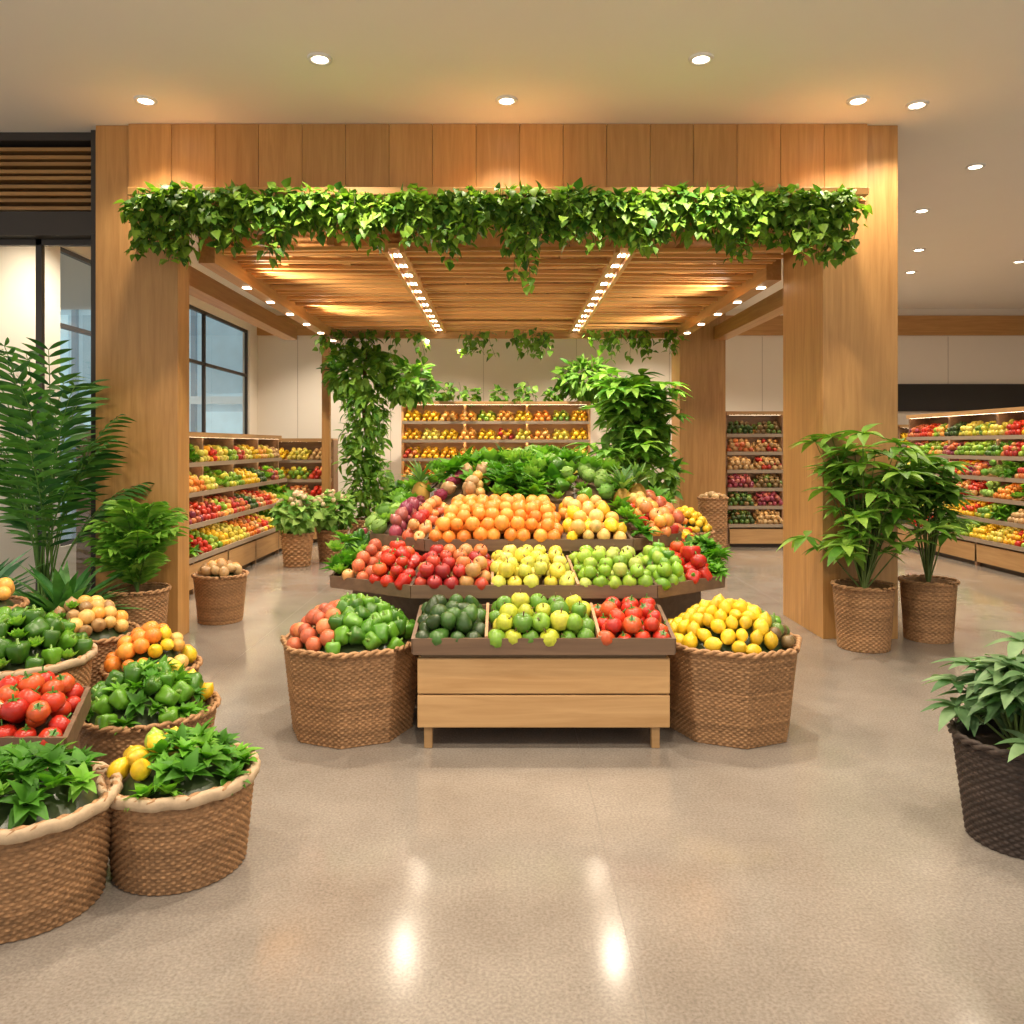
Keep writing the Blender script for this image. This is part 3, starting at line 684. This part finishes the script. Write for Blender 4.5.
mb.tube([(0,0,.4),(.04,0,1.2),(0,0,2.4)],.035,6,(.16,.09,.04),0)
cluster_plant(mb,(0,0,1.1),64,1.50,.66,.34,7,LF_M,(.08,.27,.03),(.30,.56,.09),.1)
blob(mb,(0,0,2.0),.42,.35,.45,260,.26,LF_W,BL,BH)
blob(mb,(.2,0,1.2),.4,.35,.35,260,.22,LF_W,BL,BH)
mb.build('foliage',[LEAF],e)
mb=MB()
blob(mb,(1.5,14.5,2.80),.5,.3,.34,380,.24,LF_M,BL,BH)
for x in (-1.0,-.9,-.8,.3,.42): strand(mb,(x,14.2,2.72),.3,.12,14,.08,.12)
for x in np.arange(-1.6,1.0,.5): blob(mb,(x,14.45,2.5),.16,.12,.12,40,.13,LF_IVY,BL,BH)
mb.build('shelf_top_ivy',[LEAF])

# ------------------------------------------------------------------ shelving
SK=['apple_red','lemon','orange','pepper_green','lime','tomato','potato','apricot','mix_green','avocado','peach|potato','lettuce','apple_yellow','onion|redpotato','spinach','apple_yellow','pepper_yellow|pepper_red','cabbage','apple_green|apricot']
def gondola(name,loc,rot,Lg,H,tiers,dtop,dbot,zb=.38,r=.042,kinds=SK,addglow=True,flat=False,frame=WOODD):
    e=empty(name,loc,rot);mb=MB()
    mb.box(0,Lg,0,.05,0,H,(1.3,)*3,0);mb.box(0,Lg,-dbot,0,0.06,zb-.06,(1.0,)*3,1);mb.box(.02,Lg-.02,-dbot+.05,0,0,.06,(.3,)*3,0)
    n=max(1,round(Lg/1.2))
    for i in range(n+1):
        x=Lg*i/n;mb.box(x-.02,x+.02,-dtop*.9,.05,0,H,(1.6,)*3,0);mb.box(x-.02,x+.02,-dbot,-dtop*.9,0,zb+.02,(1.6,)*3,0)
    mb.box(-.02,Lg+.02,-dtop,.05,H,H+.03,(1,)*3,1)
    pm=MB();zs=np.linspace(zb,H-.34,tiers)
    for j,z in enumerate(zs):
        d=dbot+(dtop-dbot)*j/max(1,tiers-1);tl=0 if flat else .12
        A,B,C,D=(0,-d,z),(Lg,-d,z),(Lg,0,z+tl),(0,0,z+tl)
        mb.add(Tpl([A,B,C,D,(0,-d,z-.025),(Lg,-d,z-.025),(Lg,0,z+tl-.025),(0,0,z+tl-.025)],[(0,1,2,3),(7,6,5,4),(0,4,5,1)]),None,(1,)*3,1,False)
        mb.box(0,Lg,-d-.014,-d,z-.035,z+.018,(1,)*3,2)
        zu=zs[j+1] if j+1<tiers else H;du=(dbot+(dtop-dbot)*(j+1)/max(1,tiers-1)) if j+1<tiers else dtop
        if j+1==tiers: mb.box(0,Lg,-dtop-.014,-dtop,H-.03,H+.03,(1,)*3,1)
        if addglow: mb.box(.05,Lg-.05,-du+.012,-du+.03,zu-.030,zu-.026,(1,)*3,3)  # glowing strip added behind the shelf lip to brighten the produce
        m=max(2,int(Lg/.33))
        for i in range(m):
            x0=Lg*i/m+.01;x1=Lg*(i+1)/m-.01;k=kinds[rng.integers(len(kinds))]
            rr=r if not isleaf(k) else r*1.6
            patch(pm,(x0,-d+.01,z),(x1,-d+.01,z),(x1,-.05,z+tl),(x0,-.05,z+tl),k,rr,2,.03,low=True,tight=1.05)
    mb.build('shelf_frame',[frame,WOODT,RAIL,SHELFGLOW],e);pm.build('shelf_produce',[PROD,LEAF],e)
gondola('produce_shelf',(-3.95,7.5,0),pi/2,5.4,1.72,4,.35,.62)
gondola('produce_shelf',(-4.0,13.6,0),0,1.15,1.68,4,.35,.5)
gondola('produce_shelf',(-1.82,14.7,0),0,3.35,2.35,6,.4,.5,zb=.35,kinds=['lemon','apple_yellow','apple_red|lemon','orange','apricot','mix_green','lemon','pepper_yellow','apple_yellow|orange'],frame=WOODT)
gondola('produce_shelf',(3.5,12.9,0),0,.9,2.1,6,.32,.42,zb=.35,kinds=['potato','kiwi','onion','redpotato|potato','avocado|kiwi','apple_red|potato'])
gondola('produce_shelf',(6.85,12.9,0),-pi/2,4.6,2.05,6,.35,.6,zb=.35)
gondola('produce_shelf',(7.4,15.3,0),0,3.3,1.95,4,.35,.5,zb=.35)

# ------------------------------------------------------------------ world + camera
w=bpy.data.worlds.new('sky');scene.world=w;w.use_nodes=True
bg=w.node_tree.nodes['Background'];bg.inputs[0].default_value=(1.0,.95,.89,1);bg.inputs[1].default_value=.85
cam=bpy.data.cameras.new('camera');co=bpy.data.objects.new('camera',cam);scene.collection.objects.link(co)
co.location=(0,0,1.6);co.rotation_euler=(pi/2,0,0)
cam.sensor_width=36;cam.lens=800/1024*36;cam.shift_x=8/1024;cam.shift_y=-67/1024;cam.clip_end=100
scene.camera=co
scene.view_settings.view_transform='Standard'
scene.view_settings.look='None'
scene.view_settings.exposure=.33
